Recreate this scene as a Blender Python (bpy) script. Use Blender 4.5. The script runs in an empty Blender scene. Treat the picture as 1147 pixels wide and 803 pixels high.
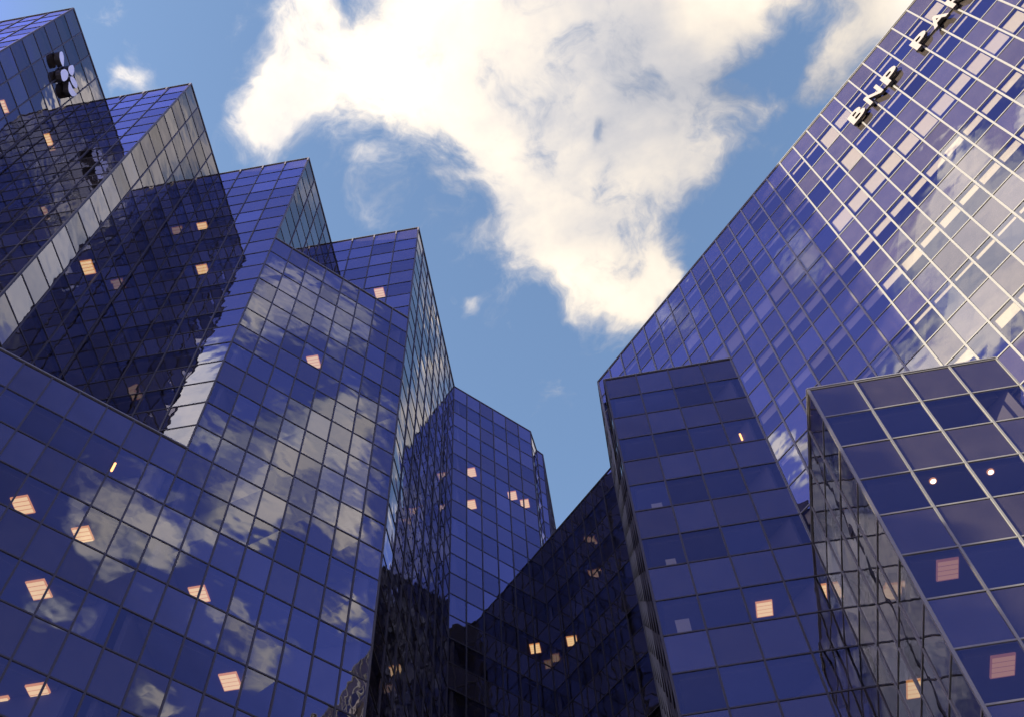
import bpy, bmesh, math, random
from mathutils import Vector, Matrix
random.seed(7)
R_ = math.radians
scene = bpy.context.scene
C = scene.collection
PI = math.pi

# ------------------------------------------------------------------ plan of the site
def dv(az): return Vector((math.sin(R_(az)), math.cos(R_(az))))
DA, DB, DC, DD = dv(96), dv(6), dv(51), dv(141)      # the two grid directions and the two diagonals
T = 6.46                                             # one saw-tooth
H = 1.9                                              # one row of glass (two rows = one storey)
Z0 = 0.1
GROUND = -1.6
def lev(k): return Z0 + H*k
V = lambda x, y: Vector((x, y))
PD = V(-6.05, 28.62); PC = PD - T*(DA+DB); PB = PC - T*(DA+DB)
PA = V(-26.876, 11.695); IAB = PB - 6.02*DA; IBC = PB + T*DB; ICD = PC + T*DB
IDE = PD + 13.3*DB; EC = IDE + 7.32*DC
E1 = V(1.42, 48.26); E2 = V(1.89, 48.72); E3 = V(2.60, 56.3)
RC = V(5.256, 33.941); RN = RC + T*DB; RE = RC + 36.54*DD
T1L = RC - T*DB; T1R = T1L + T*DA
T2L = V(10.42, 20.08)
def cross_ab(P, u, Q, w):                            # P+su meets Q+tw
    d = Q-P; det = u.x*(-w.y)+w.x*u.y
    s = (d.x*(-w.y)+w.x*d.y)/det
    return P+u*s
T2R = cross_ab(T2L, DA, RC, DD)
RT1 = cross_ab(T1L, DA, RC, DD)

# ------------------------------------------------------------------ materials
def newmat(name):
    m = bpy.data.materials.new(name); m.use_nodes = True
    nt = m.node_tree; nt.nodes.clear()
    o = nt.nodes.new('ShaderNodeOutputMaterial')
    return m, nt, o
def N(nt, t, **k):
    n = nt.nodes.new(t)
    for a, b in k.items(): setattr(n, a, b)
    return n
def principled(name, col, rough=.5, metal=0., noise=0., scale=4., spec=.5, bump=0.):
    m, nt, o = newmat(name)
    p = N(nt, 'ShaderNodeBsdfPrincipled'); p.inputs['Roughness'].default_value = rough
    p.inputs['Metallic'].default_value = metal; p.inputs['Specular IOR Level'].default_value = spec
    nt.links.new(p.outputs[0], o.inputs[0])
    if noise:
        tc = N(nt, 'ShaderNodeTexCoord'); nz = N(nt, 'ShaderNodeTexNoise')
        nz.inputs['Scale'].default_value = scale; nz.inputs['Detail'].default_value = 6
        nt.links.new(tc.outputs['Object'], nz.inputs['Vector'])
        mx = N(nt, 'ShaderNodeMix', data_type='RGBA')
        mx.inputs[6].default_value = (*[c*(1-noise) for c in col], 1)
        mx.inputs[7].default_value = (*[min(1, c*(1+noise)) for c in col], 1)
        nt.links.new(nz.outputs['Fac'], mx.inputs[0]); nt.links.new(mx.outputs[2], p.inputs['Base Color'])
        if bump:
            b = N(nt, 'ShaderNodeBump'); b.inputs['Strength'].default_value = bump; b.inputs['Distance'].default_value = .02
            nt.links.new(nz.outputs['Fac'], b.inputs['Height']); nt.links.new(b.outputs[0], p.inputs['Normal'])
    else:
        p.inputs['Base Color'].default_value = (*col, 1)
    return m

def glass(name, backed, tint=(.78, .79, .96), F0=.15, see=(.80, .77, .76), body=(.034, .028, .024)):
    m, nt, o = newmat(name)
    L = nt.links.new
    at = N(nt, 'ShaderNodeAttribute', attribute_name='tone')
    tc = N(nt, 'ShaderNodeTexCoord')
    nz = N(nt, 'ShaderNodeTexNoise'); nz.inputs['Scale'].default_value = .75; nz.inputs['Detail'].default_value = 1.5
    add = N(nt, 'ShaderNodeVectorMath', operation='ADD'); L(tc.outputs['Object'], add.inputs[0])
    sc = N(nt, 'ShaderNodeVectorMath', operation='SCALE'); L(at.outputs['Vector'], sc.inputs[0]); sc.inputs['Scale'].default_value = 6.
    L(sc.outputs[0], add.inputs[1]); L(add.outputs[0], nz.inputs['Vector'])
    bp = N(nt, 'ShaderNodeBump'); bp.inputs['Strength'].default_value = 1.; bp.inputs['Distance'].default_value = .012
    L(nz.outputs['Fac'], bp.inputs['Height'])
    lw = N(nt, 'ShaderNodeLayerWeight'); lw.inputs['Blend'].default_value = .5
    pw = N(nt, 'ShaderNodeMath', operation='POWER'); L(lw.outputs['Facing'], pw.inputs[0]); pw.inputs[1].default_value = 5.
    mr = N(nt, 'ShaderNodeMapRange'); L(pw.outputs[0], mr.inputs[0]); mr.inputs[3].default_value = F0; mr.inputs[4].default_value = .96
    # each pane a little different in coating
    tv = N(nt, 'ShaderNodeMapRange'); L(at.outputs['Fac'], tv.inputs[0]); tv.inputs[3].default_value = .76; tv.inputs[4].default_value = 1.12
    fm = N(nt, 'ShaderNodeMath', operation='MULTIPLY'); L(mr.outputs[0], fm.inputs[0]); L(tv.outputs[0], fm.inputs[1])
    g = N(nt, 'ShaderNodeBsdfGlossy'); g.inputs['Roughness'].default_value = .0
    cm = N(nt, 'ShaderNodeMix', data_type='RGBA'); L(pw.outputs[0], cm.inputs[0])
    cm.inputs[6].default_value = (*tint, 1); cm.inputs[7].default_value = (1, .98, .98, 1)
    L(cm.outputs[2], g.inputs['Color']); L(bp.outputs[0], g.inputs['Normal'])
    mix = N(nt, 'ShaderNodeMixShader'); L(fm.outputs[0], mix.inputs[0])
    if backed:
        d = N(nt, 'ShaderNodeBsdfDiffuse')
        n2 = N(nt, 'ShaderNodeTexNoise'); n2.inputs['Scale'].default_value = 1.3; n2.inputs['Detail'].default_value = 4
        L(add.outputs[0], n2.inputs['Vector'])
        bm_ = N(nt, 'ShaderNodeMix', data_type='RGBA'); L(n2.outputs['Fac'], bm_.inputs[0])
        bm_.inputs[6].default_value = (*[c*.6 for c in body], 1); bm_.inputs[7].default_value = (*[c*1.4 for c in body], 1)
        L(bm_.outputs[2], d.inputs['Color']); L(d.outputs[0], mix.inputs[1])
    else:
        t = N(nt, 'ShaderNodeBsdfTransparent'); t.inputs['Color'].default_value = (*see, 1); L(t.outputs[0], mix.inputs[1])
    L(g.outputs[0], mix.inputs[2]); L(mix.outputs[0], o.inputs[0])
    return m
def emit(name, col, s):
    m, nt, o = newmat(name)
    e = N(nt, 'ShaderNodeEmission'); e.inputs[0].default_value = (*col, 1); e.inputs[1].default_value = s
    nt.links.new(e.outputs[0], o.inputs[0]); return m

M_GLASS = glass('blue_reflective_glass', False)
M_SPAN = glass('backed_reflective_glass', True)
M_METAL = principled('satin_aluminium', (.185, .180, .158), .42, 0., .08, 1.5, .2)
M_METAL_SHADED = principled('shaded_aluminium', (.052, .046, .044), .45, 0., .1, 1.5, .25)  # darker copy of the frame metal, shade of the unlit walls in its colour
M_COPING = principled('roof_trim_aluminium', (.19, .185, .175), .45, 0., .08, 1.)
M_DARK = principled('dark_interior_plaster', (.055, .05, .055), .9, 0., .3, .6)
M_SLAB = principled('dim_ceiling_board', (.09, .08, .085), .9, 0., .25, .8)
M_BLIND = principled('cream_blind_fabric', (.27, .25, .165), .8, 0., .06, 6.)
M_ROOF = principled('roof_membrane', (.10, .10, .10), .9, 0., .3, 1.)
M_PAVE = principled('concrete_paving', (.20, .195, .18), .85, 0., .25, .6, .4, .3)
M_LIGHT = emit('warm_ceiling_tube', (1., .68, .33), .34)
M_LIGHTBG = emit('amber_lamp_tray', (1., .42, .14), .24)
M_PINK = emit('dim_ceiling_tube', (1., .52, .32), .12)
M_PINKBG = emit('dim_lamp_tray', (1., .40, .30), .07)
M_ORANGE = emit('orange_lamp_tube', (1., .42, .13), 1.2)
M_SPOT = emit('white_spot_lamp', (1., .9, .78), 1.5)
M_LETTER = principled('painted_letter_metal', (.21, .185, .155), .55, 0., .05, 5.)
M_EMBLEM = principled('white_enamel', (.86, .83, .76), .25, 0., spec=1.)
M_LETTER_SIDE = principled('shaded_letter_returns', (.035, .030, .032), .6)  # side faces of letters and emblem, underside shade put into the colour

# ------------------------------------------------------------------ object helpers
def link_mesh(name, verts, faces, mats, parent=None, mi=None, tone=None):
    me = bpy.data.meshes.new(name); me.from_pydata([tuple(v) for v in verts], [], faces)
    for m in (mats if isinstance(mats, (list, tuple)) else [mats]): me.materials.append(m)
    if mi:
        for p, i in zip(me.polygons, mi): p.material_index = i
    if tone is not None:
        a = me.attributes.new('tone', 'FLOAT', 'FACE')
        a.data.foreach_set('value', tone)
    me.update()
    o = bpy.data.objects.new(name, me); C.objects.link(o)
    if parent: o.parent = parent; o.matrix_parent_inverse = Matrix.Translation(-parent.location)
    return o
def thing(name, label, cat, loc, group=None):
    o = bpy.data.objects.new(name, None); C.objects.link(o); o.location = loc[:3]
    o.empty_display_size = .5
    o['label'] = label; o['category'] = cat
    if group: o['group'] = group
    return o
BOXF = [(0, 3, 2, 1), (4, 5, 6, 7), (0, 1, 5, 4), (1, 2, 6, 5), (2, 3, 7, 6), (3, 0, 4, 7)]
def obox(P, u, n, u0, u1, n0, n1, z0, z1):           # box in a wall's own axes
    vs = []
    for z in (z0, z1):
        for a, b in ((u0, n0), (u1, n0), (u1, n1), (u0, n1)):
            q = P + u*a + n*b; vs.append((q.x, q.y, z))
    return vs, BOXF
def prism(poly, z0, z1):
    k = len(poly)
    vs = [(p.x, p.y, z0) for p in poly] + [(p.x, p.y, z1) for p in poly]
    fs = [tuple(range(k))[::-1], tuple(range(k, 2*k))] + [(i, (i+1) % k, (i+1) % k+k, i+k) for i in range(k)]
    return vs, fs
def area2(poly): return sum(poly[i].x*poly[(i+1) % len(poly)].y-poly[(i+1) % len(poly)].x*poly[i].y for i in range(len(poly)))
def inset(poly, d):
    k = len(poly); s = 1 if area2(poly) > 0 else -1; out = []
    for i in range(k):
        p, q, r = poly[i-1], poly[i], poly[(i+1) % k]
        u = (q-p).normalized(); w = (r-q).normalized()
        nu = Vector((-u.y, u.x))*s; nw = Vector((-w.y, w.x))*s
        a = q+nu*d; b = q+nw*d
        out.append(cross_ab(a, u, b, w) if abs(u.x*w.y-u.y*w.x) > 1e-3 else a)
    return out

# ------------------------------------------------------------------ camera numbers (also used to rank what shows largest)
CAMR = Matrix(((0.9972405, 0.0742382, 0.0), (0.0657941, -0.8838108, -0.4631950), (-0.0343867, 0.4619168, -0.8862564)))
def proj(P):
    c = CAMR.transposed() @ Vector(P)
    if c.z > -1e-3: return None
    return (573.5 - c.x/c.z*1250, 401.5 + c.y/c.z*1250)
WALLS = []                                           # (P0, P1, zlo, zhi) of every glazed wall, for the ranking
def seen(P):
    best = True
    for a, b, z0, z1 in WALLS:
        ex, ey = b.x-a.x, b.y-a.y
        det = P[0]*(-ey)+ex*P[1]
        if abs(det) < 1e-9: continue
        t = (a.x*(-ey)+ex*a.y)/det                   # along the sight line
        s = (P[0]*a.y-P[1]*a.x)/det*-1
        s = ((P[0]*t-a.x)*ex+(P[1]*t-a.y)*ey)/(ex*ex+ey*ey)
        if .02 < t < .985 and 0 < s < 1 and z0 < P[2]*t < z1: return False
    return best
def score(vs):
    ps = [proj(v) for v in vs]
    if any(p is None for p in ps): return 0
    cx = sum(p[0] for p in ps)/4; cy = sum(p[1] for p in ps)/4
    if not (-10 < cx < 1157 and -10 < cy < 813): return 0
    ar = abs(sum(ps[i][0]*ps[(i+1) % 4][1]-ps[(i+1) % 4][0]*ps[i][1] for i in range(4)))/2
    c = [sum(v[i] for v in vs)/4 for i in range(3)]
    return ar if seen(c) else 0

pending = {}                                         # thing -> kind -> list of (verts, faces, tone)
FI = 0
FRAME = M_METAL_SHADED; FW = .034
def facade(t, P0, P1, ncol, rows, blinds=False, hide=(), caps=()):
    """rows: (r0, r1) glass rows; hide: list of (c0, c1, r) columns covered up to row r"""
    global FI; FI += 1
    u = (P1-P0); W = u.length; u = u/W; n = Vector((u.y, -u.x))
    if n.dot(-(P0+P1)/2) < 0: n = -n
    flip = (Vector((u.x, u.y, 0)).cross(Vector((0, 0, 1)))).dot(Vector((n.x, n.y, 0))) < 0
    cw = W/ncol; r0, r1 = rows; zt = lev(r1)+.002*FI
    lo = [max([r0]+[r for c0, c1, r in hide if c0 <= c < c1]) for c in range(ncol)]
    hi = [min([r1]+[r for c0, c1, r in caps if c0 <= c < c1]) for c in range(ncol)]
    P = pending.setdefault(t, {'window_pane': [], 'spandrel_panel': [], 'window_blind': []})
    rb = {}
    for r in range(r0, r1):
        base_b = random.choice([.12, .2, .3, .42, .5, .62])
        for c in range(ncol):
            if r < lo[c] or r >= hi[c]: continue
            j = [random.uniform(-.0042, .0042) for _ in range(4)]
            cs = []
            for k, (a, z) in enumerate(((c*cw, lev(r)), ((c+1)*cw, lev(r)), ((c+1)*cw, lev(r+1)), (c*cw, lev(r+1)))):
                q = P0+u*a+n*j[k]; cs.append((q.x, q.y, z))
            f = (3, 2, 1, 0) if flip else (0, 1, 2, 3)
            kind = 'window_pane' if r % 2 == 0 else 'spandrel_panel'
            P[kind].append((cs, [f], random.random(), cs))
            if blinds and r % 2 == 0:
                if random.random() < .06: continue
                dpt = base_b*H*random.choice([1, 1, 1, 1, 1, .85, 1.1]) if random.random() < .86 else random.uniform(.1, .9)*H
                vs, fs = obox(P0, u, n, c*cw+.07, (c+1)*cw-.07, -.17, -.155, lev(r+1)-.05-dpt, lev(r+1)-.05)
                P['window_blind'].append((vs, fs, .5, cs))
    for c in range(ncol+1):                          # mullions
        l = min(lo[min(c, ncol-1)], lo[max(c-1, 0)])
        h = max(hi[min(c, ncol-1)], hi[max(c-1, 0)]); zt = lev(h)+.002*FI
        vs, fs = obox(P0, u, n, c*cw-FW, c*cw+FW, -.06, .036+.0007*(FI % 9), lev(l), zt)
        link_mesh('mullion', vs, fs, FRAME, t)
    for r in range(min(lo), r1+1):                   # transoms, cut where a lower wing hides the wall
        c0 = 0
        while c0 < ncol and (lo[c0] > r or hi[c0] < r): c0 += 1
        if c0 >= ncol: continue
        vs, fs = obox(P0, u, n, c0*cw, W, -.05, .024, lev(r)-.030, lev(r)+.030)
        link_mesh('transom', vs, fs, FRAME, t)
    for c0, c1, r in list(caps)+[(max([0]+[c[1] for c in caps]), ncol, r1)]:
      vs, fs = obox(P0, u, n, c0*cw-.02, c1*cw+.02, -.30, .055+.0011*(FI % 9), lev(r)+.035, lev(r)+.075+.001*FI)
      link_mesh('coping', vs, fs, M_COPING, t)
    WALLS.append((P0.copy(), P1.copy(), lev(r0), lev(r1)))

def flush():
    for t, kinds in pending.items():
        for kind, items in kinds.items():
            if not items: continue
            mat = {'window_pane': M_GLASS, 'spandrel_panel': M_SPAN, 'window_blind': M_BLIND}[kind]
            sc = sorted(((score(it[3]), i) for i, it in enumerate(items)), reverse=True)
            top = set(i for s, i in sc[:100])
            vs, fs, tn = [], [], []
            for i, it in enumerate(items):
                if i in top:
                    link_mesh(kind, it[0], it[1], mat, t, tone=[it[2]]*len(it[1]))
                else:
                    k = len(vs); vs += list(it[0]); fs += [tuple(x+k for x in f) for f in it[1]]; tn += [it[2]]*len(it[1])
            if fs:
                o = link_mesh(kind, vs, fs, mat, t, tone=tn); o['kind'] = 'stuff'

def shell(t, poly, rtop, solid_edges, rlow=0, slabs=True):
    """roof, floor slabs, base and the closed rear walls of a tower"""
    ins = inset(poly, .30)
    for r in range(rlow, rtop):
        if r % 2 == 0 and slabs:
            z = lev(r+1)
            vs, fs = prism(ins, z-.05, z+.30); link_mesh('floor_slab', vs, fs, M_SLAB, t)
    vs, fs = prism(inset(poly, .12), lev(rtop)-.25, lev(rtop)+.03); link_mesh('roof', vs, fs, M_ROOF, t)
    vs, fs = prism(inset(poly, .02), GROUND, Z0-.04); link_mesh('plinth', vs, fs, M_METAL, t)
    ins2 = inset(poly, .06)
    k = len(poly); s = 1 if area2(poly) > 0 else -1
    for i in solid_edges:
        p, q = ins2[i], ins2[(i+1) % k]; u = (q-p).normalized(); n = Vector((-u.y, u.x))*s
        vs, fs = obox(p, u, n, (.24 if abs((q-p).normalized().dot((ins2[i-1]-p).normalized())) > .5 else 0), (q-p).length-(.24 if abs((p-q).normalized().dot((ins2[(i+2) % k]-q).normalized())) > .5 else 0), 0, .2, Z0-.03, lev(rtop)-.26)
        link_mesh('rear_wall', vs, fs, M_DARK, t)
def base(poly):
    c = sum(poly, Vector((0, 0)))/len(poly); return (c.x, c.y, GROUND)

# ------------------------------------------------------------------ the towers
B18 = 18*DB
polyA = [PA, IAB, PA+(IAB-PA).dot(DB)*DB+12*DB, PA+18*DB-22*DA, PA-22*DA]
polyA = [PA, IAB, IAB+B18-6*DB, IAB+12*DB-22*DA, PA-22*DA]
tA = thing('glass_tower', 'blue glass tower at the far left with the white petal emblem near its roof', 'tower', base(polyA))
facade(tA, PA-22.4*DA, PA, 14, (0, 40)); facade(tA, PA, IAB, 4, (20, 40))
shell(tA, polyA, 40, [1, 2, 3])
polyB = [PB, IBC, PB+B18, IAB+B18, IAB]
tB = thing('glass_tower', 'stepped blue glass tower beside the emblem tower, bright cloud reflected in a narrow strip', 'tower', base(polyB))
facade(tB, IAB, PB, 4, (20, 40)); facade(tB, PB, IBC, 4, (20, 40))
shell(tB, polyB, 40, [1, 2, 3], 18)
polyC = [PC, ICD, PC+B18, IBC+B18, IBC]
tC = thing('glass_tower', 'blue glass tower between the narrow cloud-strip tower and the rightmost stepped tower', 'tower', base(polyC))
facade(tC, IBC, PC, 4, (20, 40)); facade(tC, PC, ICD, 4, (32, 40))
shell(tC, polyC, 40, [1, 2, 3], 18)
polyD = [PD, IDE, PD+B18, ICD+B18, ICD]
tD = thing('glass_tower', 'rightmost tall stepped tower, its narrow side criss-crossed by reflected cloud and grid lines', 'tower', base(polyD))
facade(tD, ICD, PD, 4, (32, 40)); facade(tD, PD, IDE, 8, (0, 40))
shell(tD, polyD, 40, [1, 2, 3])
E4 = E3-5.6*DA
polyE = [IDE, EC, E1, E2, E3, E4]
tE = thing('glass_tower', 'distant dark blue glass tower in the middle, set back in the court corner', 'tower', base(polyE))
facade(tE, IDE, EC, 6, (0, 40)); facade(tE, EC, E1, 1, (32, 40)); facade(tE, E1, E2, 1, (32, 40)); facade(tE, E2, E3, 5, (32, 40))
shell(tE, polyE, 40, [4, 5])
# low front block: three saw-tooth infills behind one flat diagonal wall
tF = thing('glass_building', 'low front glass block at the lower left, reflecting clouds, with a raised right half', 'building', base([PB, PC, ICD]))
facade(tF, PB-T*(DA+DB), PD, 24, (0, 32), caps=[(0, 16, 20)])
shell(tF, [PA, PB, IAB], 20, [1, 2]); shell(tF, [PB, PC, IBC], 20, [1, 2]); shell(tF, [PC, PD, ICD], 32, [1, 2])
# wing between the court corner and the big tower
RX = V(16, 42)
polyG = [RN, EC, E1, E2, E3, V(9, 56), RX]
tG = thing('glass_wing', 'near-black shadowed glass wing between the distant central tower and the right-hand towers', 'building', base(polyG))
facade(tG, EC, RN, 7, (0, 32))
shell(tG, polyG, 32, [1, 2, 3, 4, 5, 6])
FRAME = M_METAL; FW = .043
polyR = [RC, RE, RE+13*DC, RX, RN]
tR = thing('glass_tower', 'large right-hand glass tower with sunlit white grid, cream blinds and rooftop lettering', 'tower', base(polyR))
facade(tR, RC, RE, 32, (0, 32), blinds=True, hide=[(0, 8, 26), (8, 16, 18)]); facade(tR, RN, RC, 4, (0, 32))
shell(tR, polyR, 32, [1, 2, 3])
FRAME = M_METAL_SHADED; FW = .036
polyT1 = [T1L, T1R, RC]
t1 = thing('glass_tower', 'dark blue wide-paned tower just left of the nearest one, in front of the big tower', 'tower', base(polyT1))
facade(t1, T1L, RT1, 4, (0, 26)); facade(t1, RC, T1L, 4, (0, 26))
shell(t1, polyT1, 26, [1])
for u_, z_, w_, h_ in ((.86, 30.95, .52, .85), (1.02, 38.30, .45, .7), (1.0, 34.6, .4, .55)):
    vs, fs = obox(T1L, DA, -DB, u_-w_/2, u_+w_/2, -.16, -.14, z_-h_/2, z_+h_/2); link_mesh('window_blind', vs, fs, M_BLIND, t1)
FRAME = M_METAL; FW = .036
polyT2 = [T2L, T2R, RT1]
t2 = thing('glass_tower', 'nearest, lowest dark blue tower at lower right with pale mullions on its right half', 'tower', base(polyT2))
facade(t2, T2L, T2R, 4, (0, 18)); facade(t2, RT1, T2L, 4, (0, 18))
shell(t2, polyT2, 18, [1])
flush()

for t_, p_ in ((tB, PB), (tC, PC), (tD, PD)):            # pale brackets at the heads of the mullions
    for q_ in (0, 1, 2, 3):
        vs, fs = obox(p_-DA*(q_*T/4), DA, -DB, -.045, .045, .037, .075, lev(40)-.55, lev(40)+.02)
        link_mesh('roof_bracket', vs, fs, M_LETTER, t_)

# ------------------------------------------------------------------ ceiling lights behind the glass
def ceil_z(r): return lev(r+1)-.05
def troffer(loc, label, mt=None, size=(.56, .68), group='lit ceiling lights behind the glass'):
    mt = mt or M_LIGHT
    t = thing('ceiling_light', label, 'ceiling light', loc, group)
    u, n = DA, DB
    P = V(loc[0], loc[1]); z = loc[2]
    vs, fs = obox(P, u, n, -size[0]/2-.03, size[0]/2+.03, -size[1]/2-.03, size[1]/2+.03, z-.06, z-.002)
    link_mesh('housing', vs, fs, M_LIGHTBG if mt is M_LIGHT else M_PINKBG, t)
    k = 4
    for i in range(k):
        c = -size[1]/2+size[1]*(i+.5)/k
        vs, fs = obox(P, u, n, -size[0]/2, size[0]/2, c-.062, c+.062, z-.085, z-.045)
        link_mesh('light_tube', vs, fs, mt, t)
def tube(loc, label, L=.5):
    """a slim pendant lamp hanging upright from the ceiling"""
    t = thing('pendant_lamp', label, 'lamp', loc, 'lit lamps behind the glass')
    for nm, r, z0, z1, m in (('tube_shade', .045, loc[2]-L/2, loc[2]+L/2, M_ORANGE), ('rod', .012, loc[2]+L/2+.03, loc[3], M_DARK), ('cap', .05, loc[2]+L/2+.001, loc[2]+L/2+.03, M_DARK)):
        k = 12; vs = [(loc[0]+r*math.cos(2*PI*i/k), loc[1]+r*math.sin(2*PI*i/k), z) for z in (z0, z1) for i in range(k)]
        fs = [tuple(range(k))[::-1], tuple(range(k, 2*k))]+[(i, (i+1) % k, (i+1) % k+k, i+k) for i in range(k)]
        link_mesh(nm, vs, fs, m, t)
def spot(loc, label):
    t = thing('spot_lamp', label, 'lamp', loc, 'lit lamps behind the glass')
    for nm, r0, r1, z0, z1, m in (('rim', .115, .115, loc[2]-.05, loc[2]-.002, M_LIGHTBG), ('bulb', .05, .085, loc[2]-.09, loc[2]-.051, M_SPOT)):
        k = 20; vs = [(loc[0]+r0*math.cos(2*PI*i/k), loc[1]+r0*math.sin(2*PI*i/k), z0) for i in range(k)] + \
                     [(loc[0]+r1*math.cos(2*PI*i/k), loc[1]+r1*math.sin(2*PI*i/k), z1) for i in range(k)]
        fs = [tuple(range(k))[::-1], tuple(range(k, 2*k))]+[(i, (i+1) % k, (i+1) % k+k, i+k) for i in range(k)]
        link_mesh(nm, vs, fs, m, t)
LIGHTS = [
 ((-17.18, 21.15), 16, 'warm striped ceiling light at the left edge of the low front block'),
 ((-15.44, 22.60), 16, 'striped ceiling light above a cross bar, second from left in the front block'),
 ((-15.51, 21.88), 14, 'large striped ceiling light crossed by a mullion at the lower left of the front block'),
 ((-11.95, 25.55), 16, 'ceiling light half cut by a cross bar near the middle of the front block'),
 ((-10.23, 26.29), 14, 'whole square striped ceiling light at the bottom middle of the front block'),
 ((-14.40, 22.70), 12, 'small cut-off ceiling light at the bottom left corner of the front block'),
 ((-10.22, 26.18), 26, 'lone ceiling light high in the raised half of the front block'),
 ((-20.45, 20.06), 26, 'brightest orange ceiling light in the dark reflection of the second stepped tower'),
 ((-26.96, 17.66), 34, 'orange ceiling light in the dark lower part of the emblem tower'),
 ((-27.42, 14.61), 32, 'pale ceiling light at the left edge of the picture, left of the emblem'),
 ((-18.74, 23.95), 34, 'upper of two small ceiling lights in the dark reflection of the third stepped tower'),
 ((-17.09, 23.75), 30, 'lower of two small ceiling lights in the dark reflection of the third stepped tower'),
 ((-19.90, 26.56), 26, 'dim ceiling light low in the darkest reflection above the front block'),
 ((-8.26, 29.30), 34, 'ceiling light near the roof of the rightmost stepped tower, just above the front block'),
 ((-3.47, 43.59), 34, 'upper left ceiling light of the distant central tower'),
 ((-3.49, 43.69), 32, 'lower left ceiling light of the distant central tower'),
 ((-0.70, 45.83), 34, 'upper right ceiling light of the distant central tower'),
 ((0.15, 46.60), 34, 'ceiling light nearest the right edge of the distant central tower'),
 ((2.33, 46.12), 26, 'right one of two amber lights in the dark wing'),
 ((0.10, 46.50), 26, 'left one of two amber lights in the dark corner below the central tower'),
 ((-15.60, 23.10), 12, 'cut-off ceiling light in the extreme bottom left corner of the picture'),
 ((8.71, 28.18), 16, 'square amber ceiling light low in the left projecting tower'),
 ((10.70, 27.60), 16, 'amber ceiling light beside the inner corner of the two projecting towers'),
 ((11.39, 25.07), 12, 'pale ceiling light behind the criss-cross side of the nearest tower'),
]
for (x, y), r, lab in LIGHTS: troffer((x, y, ceil_z(r)), lab)
troffer((11.80, 20.62, ceil_z(12)), 'upper dim pink ceiling light in the nearest tower', M_PINK)
troffer((11.75, 20.66, ceil_z(10)), 'lower dim pink ceiling light in the nearest tower', M_PINK)
tube((10.14, 27.38, 43.05, ceil_z(22)), 'upper small orange pendant lamp in the left projecting tower')
tube((10.30, 27.37, 39.36, ceil_z(20)), 'lower small orange pendant lamp in the left projecting tower')
tube((-15.12, 21.86, 35.52, ceil_z(18)), 'small orange pendant lamp in the top storeys of the low front block')
spot((12.76, 20.27, ceil_z(14)), 'left one of two round white spot lamps in the nearest tower')
spot((14.53, 20.09, ceil_z(14)), 'right one of two round white spot lamps in the nearest tower')

# ------------------------------------------------------------------ lettering on the big tower
nR = -Vector((-DD.y, DD.x)) if Vector((-DD.y, DD.x)).dot(-RC) < 0 else Vector((-DD.y, DD.x))
def letter(ch, u0, z0, w, h, parent, off=.28, depth=.16):
    cu = bpy.data.curves.new('letter', 'FONT'); cu.body = ch; cu.extrude = depth/2; cu.offset = .03; cu.resolution_u = 4
    tmp = bpy.data.objects.new('tmp', cu); C.objects.link(tmp)
    dg = bpy.context.evaluated_depsgraph_get()
    me = bpy.data.meshes.new_from_object(tmp.evaluated_get(dg)); me.name = 'letter'
    bpy.data.objects.remove(tmp)
    xs = [v.co.x for v in me.vertices]; ys = [v.co.y for v in me.vertices]
    sx = w/(max(xs)-min(xs)); sy = h/(max(ys)-min(ys)); x0 = min(xs); y0 = min(ys)
    for v in me.vertices:
        a = u0+(v.co.x-x0)*sx; z = z0+(v.co.y-y0)*sy; b = off-depth/2+v.co.z
        q = RC+DD*a+nR*b; v.co = (q.x, q.y, z)
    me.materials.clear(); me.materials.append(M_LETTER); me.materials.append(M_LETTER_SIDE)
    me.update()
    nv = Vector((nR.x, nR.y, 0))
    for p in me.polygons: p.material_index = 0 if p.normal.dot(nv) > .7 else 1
    o = bpy.data.objects.new('letter', me); C.objects.link(o); o.parent = parent
    o.matrix_parent_inverse = Matrix.Translation(-parent.location)
q = RC+DD*26+nR*.1
sg = thing('letter_sign', 'thick cream capital letters fixed along the top of the sunlit right-hand tower', 'sign', (q.x, q.y, 55.9))
u = 21.32
for word, u0 in (('BNP', 21.32), ('PARIBAS', 25.95)):
    for i, ch in enumerate(word):
        w = .98 if ch != 'I' else .24
        letter(ch, u0, 55.95, w, 1.16, sg); u0 += w+.26
vs, fs = obox(RC, DD, nR, 21.3, 24.8, .0, .075, 56.42, 56.50); link_mesh('mounting_rail', vs, fs, M_LETTER_SIDE, sg)
vs, fs = obox(RC, DD, nR, 25.9, 34.0, .0, .075, 56.42, 56.50); link_mesh('mounting_rail', vs, fs, M_LETTER_SIDE, sg)

# ------------------------------------------------------------------ petal emblem on the far left tower
nA = Vector((DB.y, -DB.x))
if nA.dot(-PA) < 0: nA = -nA
def petal(pts, off=.42, th=.34):
    # outline rounded by corner cutting, then extruded
    for _ in range(2):
        k = len(pts); pts = [p for i in range(k) for p in ((pts[i][0]*.78+pts[(i+1) % k][0]*.22, pts[i][1]*.78+pts[(i+1) % k][1]*.22),
                                                             (pts[i][0]*.22+pts[(i+1) % k][0]*.78, pts[i][1]*.22+pts[(i+1) % k][1]*.78))]
    k = len(pts); vs = []
    for b in (off, off-th):
        for a, z in pts:
            q = PA+DB*a+nA*b; vs.append((q.x, q.y, z))
    fs = [tuple(range(k)), tuple(range(k, 2*k))[::-1]]+[(i, i+k, (i+1) % k+k, (i+1) % k) for i in range(k)]
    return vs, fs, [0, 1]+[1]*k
q = PA+DB*3+nA*.1
em = thing('wall_emblem', 'white emblem of rounded petals round a square on the far left tower', 'emblem', (q.x, q.y, 70.2))
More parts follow.
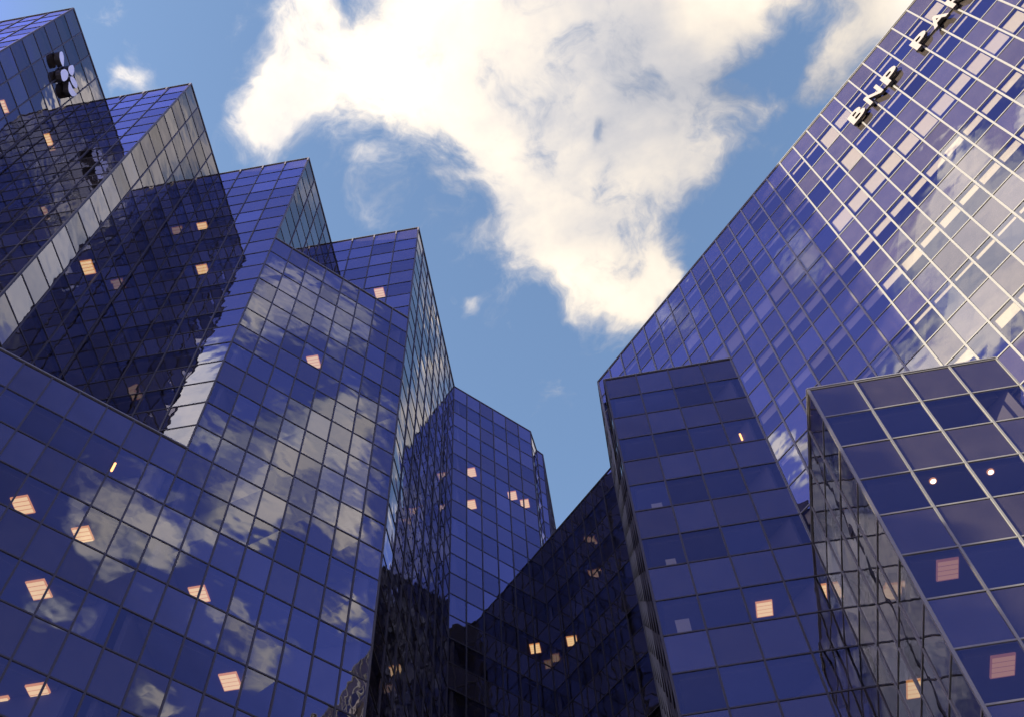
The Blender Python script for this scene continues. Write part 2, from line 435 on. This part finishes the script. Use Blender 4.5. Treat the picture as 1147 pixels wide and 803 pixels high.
SH = dict(
 square=[(2.59, 69.36), (2.67, 70.28), (3.03, 70.55), (3.30, 69.95), (3.23, 69.1)],
 left=[(1.63, 70.30), (1.72, 70.80), (2.05, 70.72), (2.52, 70.15), (2.42, 69.95), (1.95, 69.95)],
 top=[(2.67, 70.89), (2.75, 71.75), (3.11, 71.60), (3.30, 71.05), (3.18, 70.72), (2.90, 70.6)],
 right=[(3.22, 70.57), (3.45, 71.15), (3.95, 71.35), (4.10, 70.97), (3.95, 70.62), (3.50, 70.4)],
 bottom=[(3.42, 70.12), (3.52, 70.22), (4.05, 70.35), (4.45, 70.75), (4.33, 69.75), (3.85, 69.5)])
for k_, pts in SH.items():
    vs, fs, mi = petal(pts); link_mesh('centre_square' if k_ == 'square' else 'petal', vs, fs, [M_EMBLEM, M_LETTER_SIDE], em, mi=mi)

# ------------------------------------------------------------------ ground
gv = []; gs = 3000
g = link_mesh('ground', [(-gs, -gs, GROUND), (gs, -gs, GROUND), (gs, gs, GROUND), (-gs, gs, GROUND)], [(0, 1, 2, 3)], M_PAVE)
g['kind'] = 'structure'

# ------------------------------------------------------------------ sun, sky, clouds
SUN_AZ, SUN_EL = 258., 17.
su = bpy.data.lights.new('sun', 'SUN'); su.energy = 5.; su.angle = R_(.5); su.color = (1., .90, .69)
so = bpy.data.objects.new('sun', su); C.objects.link(so)
sd = Vector((math.sin(R_(SUN_AZ))*math.cos(R_(SUN_EL)), math.cos(R_(SUN_AZ))*math.cos(R_(SUN_EL)), math.sin(R_(SUN_EL))))
so.rotation_euler = sd.to_track_quat('Z', 'Y').to_euler(); so.location = (0, 0, 120)

w = bpy.data.worlds.new('World'); scene.world = w; w.use_nodes = True
nt = w.node_tree; nt.nodes.clear(); L = nt.links.new
out = N(nt, 'ShaderNodeOutputWorld'); bg = N(nt, 'ShaderNodeBackground'); L(bg.outputs[0], out.inputs[0])
bg.inputs['Strength'].default_value = .030
sky = N(nt, 'ShaderNodeTexSky', sky_type='NISHITA'); sky.sun_disc = False
sky.sun_elevation = R_(SUN_EL); sky.sun_rotation = R_(SUN_AZ); sky.altitude = 50; sky.air_density = 1.; sky.dust_density = .6; sky.ozone_density = 1.5
def math_(op, a, b=None, c=None, clamp=False):
    n = N(nt, 'ShaderNodeMath', operation=op); n.use_clamp = clamp
    for i, x in enumerate((a, b, c)):
        if x is None: continue
        if isinstance(x, (int, float)): n.inputs[i].default_value = x
        else: L(x, n.inputs[i])
    return n.outputs[0]
def smooth(x, a, b, lo=0., hi=1.):
    n = N(nt, 'ShaderNodeMapRange', interpolation_type='SMOOTHSTEP'); L(x, n.inputs[0])
    n.inputs[1].default_value = a; n.inputs[2].default_value = b; n.inputs[3].default_value = lo; n.inputs[4].default_value = hi
    return n.outputs[0]
tc = N(nt, 'ShaderNodeTexCoord'); sp = N(nt, 'ShaderNodeSeparateXYZ'); L(tc.outputs['Generated'], sp.inputs[0])
zz = math_('MAXIMUM', sp.outputs[2], .04)
cx = math_('DIVIDE', sp.outputs[0], zz); cy = math_('DIVIDE', sp.outputs[1], zz)
cb = N(nt, 'ShaderNodeCombineXYZ'); L(cx, cb.inputs[0]); L(cy, cb.inputs[1])      # flat cloud layer overhead
def noise(scale, detail, rough, vec, dist=0., off=0.):
    n = N(nt, 'ShaderNodeTexNoise', noise_dimensions='4D'); n.inputs['Scale'].default_value = scale; n.inputs['Detail'].default_value = detail
    n.inputs['Roughness'].default_value = rough; n.inputs['Distortion'].default_value = dist; n.inputs['W'].default_value = off
    L(vec, n.inputs['Vector']); return n
wn = noise(7., 4, .55, cb.outputs[0], 0, 3.)
wv = N(nt, 'ShaderNodeVectorMath', operation='SUBTRACT'); L(wn.outputs['Color'], wv.inputs[0]); wv.inputs[1].default_value = (.5, .5, .5)
ws = N(nt, 'ShaderNodeVectorMath', operation='SCALE'); L(wv.outputs[0], ws.inputs[0]); ws.inputs['Scale'].default_value = .13
wp = N(nt, 'ShaderNodeVectorMath', operation='ADD'); L(cb.outputs[0], wp.inputs[0]); L(ws.outputs[0], wp.inputs[1])
def disc(x, y, r, vec=None):
    d = N(nt, 'ShaderNodeVectorMath', operation='DISTANCE'); L(vec or wp.outputs[0], d.inputs[0]); d.inputs[1].default_value = (x, y, 0)
    return math_('SUBTRACT', 1., math_('DIVIDE', d.outputs['Value'], r))
def blob(x, y, r, k=1.):
    d = N(nt, 'ShaderNodeVectorMath', operation='DISTANCE'); L(wp.outputs[0], d.inputs[0]); d.inputs[1].default_value = (x, y, 0)
    q = math_('DIVIDE', d.outputs['Value'], r)
    return math_('MULTIPLY', math_('POWER', 2.718, math_('MULTIPLY', math_('MULTIPLY', q, q), -1.1)), k)
CLOUDS = [(-0.119, 0.228, 0.088), (-.17, .215, .045), (-0.006, 0.217, 0.100), (0.089, 0.201, 0.11), (0.18, 0.205, 0.050), (0.025, 0.348, 0.080), (0.073, 0.42, 0.062),
          (0.116, 0.466, 0.045), (-0.205, 0.266, 0.036), (0.151, 0.336, 0.040), (-0.131, 0.32, 0.018, .75), (-0.316, 0.222, 0.022, .72), (0.345, 0.200, 0.055),
          (0.305, 0.258, 0.036), (-.035, .468, .011, .6), (.233, .283, .018, .6), (.19, .29, .045, .65), (.16, .255, .04, .4), (.142, .412, .036, .8), (.185, .355, .035, .55), (-.165, .19, .04), (.24, .16, .035)]
HOLES = [(.150, .262, .020), (.105, .300, .010), (-.045, .300, .022), (-.115, .290, .018), (.003, .135, .014)]
# clouds elsewhere in the sky, the ones that the glass walls mirror
FAR = [(0.556, -0.359, 0.072), (0.534, -0.282, 0.044), (0.616, -0.433, 0.046), (0.67, -0.34, 0.042), (-.50, -.33, .05, .8), (0.382, -0.293, 0.040, .72), (0.385, -0.349, 0.032, .72),
       (0.436, -0.247, 0.034, .7), (.50, -.43, .030, .8), (0.558, -0.562, 0.046), (0.613, -0.525, 0.036), (0.734, -0.513, 0.034), (0.811, -0.489, 0.040),
       (0.677, -0.694, 0.030), (0.825, -0.63, 0.038), (0.773, -0.388, 0.030), (.615, -.599, .03, .8),
       (-0.46, -0.50, 0.060), (-0.402, -0.432, 0.026), (-.66, -.70, .16), (-1.0, -.8, .3), (-.42, -.46, .035), (-.47, -.55, .07),
       (0.462, 0.246, 0.045), (0.419, 0.231, 0.04), (0.379, 0.212, 0.030), (0.395, 0.136, 0.024), (0.421, 0.145, 0.02), (.56, .31, .06), (.50, .27, .05),
       (0.171, 0.459, 0.026), (0.179, 0.51, 0.024), (0.205, 0.55, 0.03), (.235, .63, .06), (.26, .74, .06), (0.23, 0.583, 0.036),
       (-0.608, -0.358, 0.05), (-0.508, -0.392, 0.045), (-.55, -.40, .06), (-.66, -.30, .05), (-0.687, -0.148, 0.03), (-0.75, -0.158, 0.03), (-0.441, -0.354, 0.026),
       (-.507, -.056, .03, .62), (-.50, -.19, .04, .55),
       (-.40, -.80, .11), (-.47, -1.02, .14), (-.33, -.68, .05), (-.20, .80, .09), (-.27, .98, .10), (-.15, .68, .05), (-.45, -.09, .015)]
m = None
for c in CLOUDS+FAR:
    d = blob(*c); m = d if m is None else math_('ADD', m, d)
m = math_('MINIMUM', m, 1.15)
for c in HOLES: m = math_('SUBTRACT', m, blob(*c, .55))
m = math_('SUBTRACT', m, .37)
fb = noise(14., 11, .63, wp.outputs[0], .25, 1.).outputs['Fac']
big = noise(3.2, 4, .5, cb.outputs[0], 0., 5.).outputs['Fac']
gen = math_('MULTIPLY', math_('SUBTRACT', big, .56), 3.5)
neg = math_('MAXIMUM', math_('MAXIMUM', disc(.05, .35, .62, cb.outputs[0]), disc(.1, -.75, .62, cb.outputs[0])), disc(-.7, -.1, .5, cb.outputs[0]))
neg = math_('MAXIMUM', neg, disc(.6, -.4, .5, cb.outputs[0]))
gen = math_('SUBTRACT', gen, math_('MULTIPLY', math_('MAXIMUM', neg, 0.), 6.))
fld = math_('MAXIMUM', m, gen)
fld = math_('MINIMUM', fld, .70)
val = math_('ADD', fld, math_('MULTIPLY', math_('SUBTRACT', fb, .5), smooth(disc(0., .32, 1., cb.outputs[0]), .45, .62, 1.7, 2.4)))
dens = smooth(val, -.15, .60)
# colour of the cloud: thin veils are greyer, thick parts warm white, brighter towards the sun
br = noise(5., 6, .55, cb.outputs[0], .2, 9.).outputs['Fac']
bright = math_('MULTIPLY', smooth(br, .30, .68, .62, 1.12), smooth(val, 0., .8, .70, 1.08))
sdn = N(nt, 'ShaderNodeVectorMath', operation='DOT_PRODUCT'); L(tc.outputs['Generated'], sdn.inputs[0]); sdn.inputs[1].default_value = tuple(sd)
bright0 = bright
bright = math_('MULTIPLY', bright, smooth(sdn.outputs['Value'], -.5, .85, .9, 1.8))
bright = math_('MULTIPLY', bright, smooth(disc(0., .30, 1., cb.outputs[0]), .66, .50, 1., 2.5))
cc = N(nt, 'ShaderNodeMix', data_type='RGBA'); L(smooth(bright0, .4, 1.1), cc.inputs[0])
cc.inputs[6].default_value = (.78, .83, .98, 1); cc.inputs[7].default_value = (1.0, .89, .755, 1)
cs = N(nt, 'ShaderNodeVectorMath', operation='SCALE'); L(cc.outputs[2], cs.inputs[0])
L(math_('MULTIPLY', bright, 8.2), cs.inputs['Scale'])
# the clear sky is deeper, more violet blue away from the northern part overhead
tn = N(nt, 'ShaderNodeMix', data_type='RGBA'); L(smooth(disc(0., .32, 1., cb.outputs[0]), .40, .62), tn.inputs[0])
tn.inputs[6].default_value = (3.7, 3.05, 6.3, 1); tn.inputs[7].default_value = (3.5, 3.5, 3.5, 1)
st = N(nt, 'ShaderNodeVectorMath', operation='MULTIPLY'); L(sky.outputs[0], st.inputs[0]); L(tn.outputs[2], st.inputs[1])
sv = N(nt, 'ShaderNodeVectorMath', operation='SCALE'); L(st.outputs[0], sv.inputs[0]); L(smooth(cy, -.68, -.42, .64, 1.), sv.inputs['Scale']); st = sv
mx = N(nt, 'ShaderNodeMix', data_type='RGBA'); L(dens, mx.inputs[0]); L(st.outputs[0], mx.inputs[6]); L(cs.outputs[0], mx.inputs[7])
L(mx.outputs[2], bg.inputs['Color'])

# ------------------------------------------------------------------ camera and render settings
cam = bpy.data.cameras.new('camera'); co = bpy.data.objects.new('camera', cam); C.objects.link(co); scene.camera = co
cam.sensor_fit = 'HORIZONTAL'; cam.sensor_width = 36.; cam.lens = 36.*1250/1147; cam.clip_start = .1; cam.clip_end = 10000
co.matrix_world = CAMR.to_4x4()
scene.render.engine = 'CYCLES'
scene.cycles.use_denoising = True
scene.cycles.max_bounces = 10; scene.cycles.glossy_bounces = 6; scene.cycles.diffuse_bounces = 3; scene.cycles.transparent_max_bounces = 12
scene.cycles.caustics_reflective = False; scene.cycles.caustics_refractive = False
scene.view_settings.view_transform = 'Standard'; scene.view_settings.look = 'None'
scene.view_settings.exposure = 1.73; scene.view_settings.gamma = 1.
scene.render.resolution_x = 1024; scene.render.resolution_y = 716
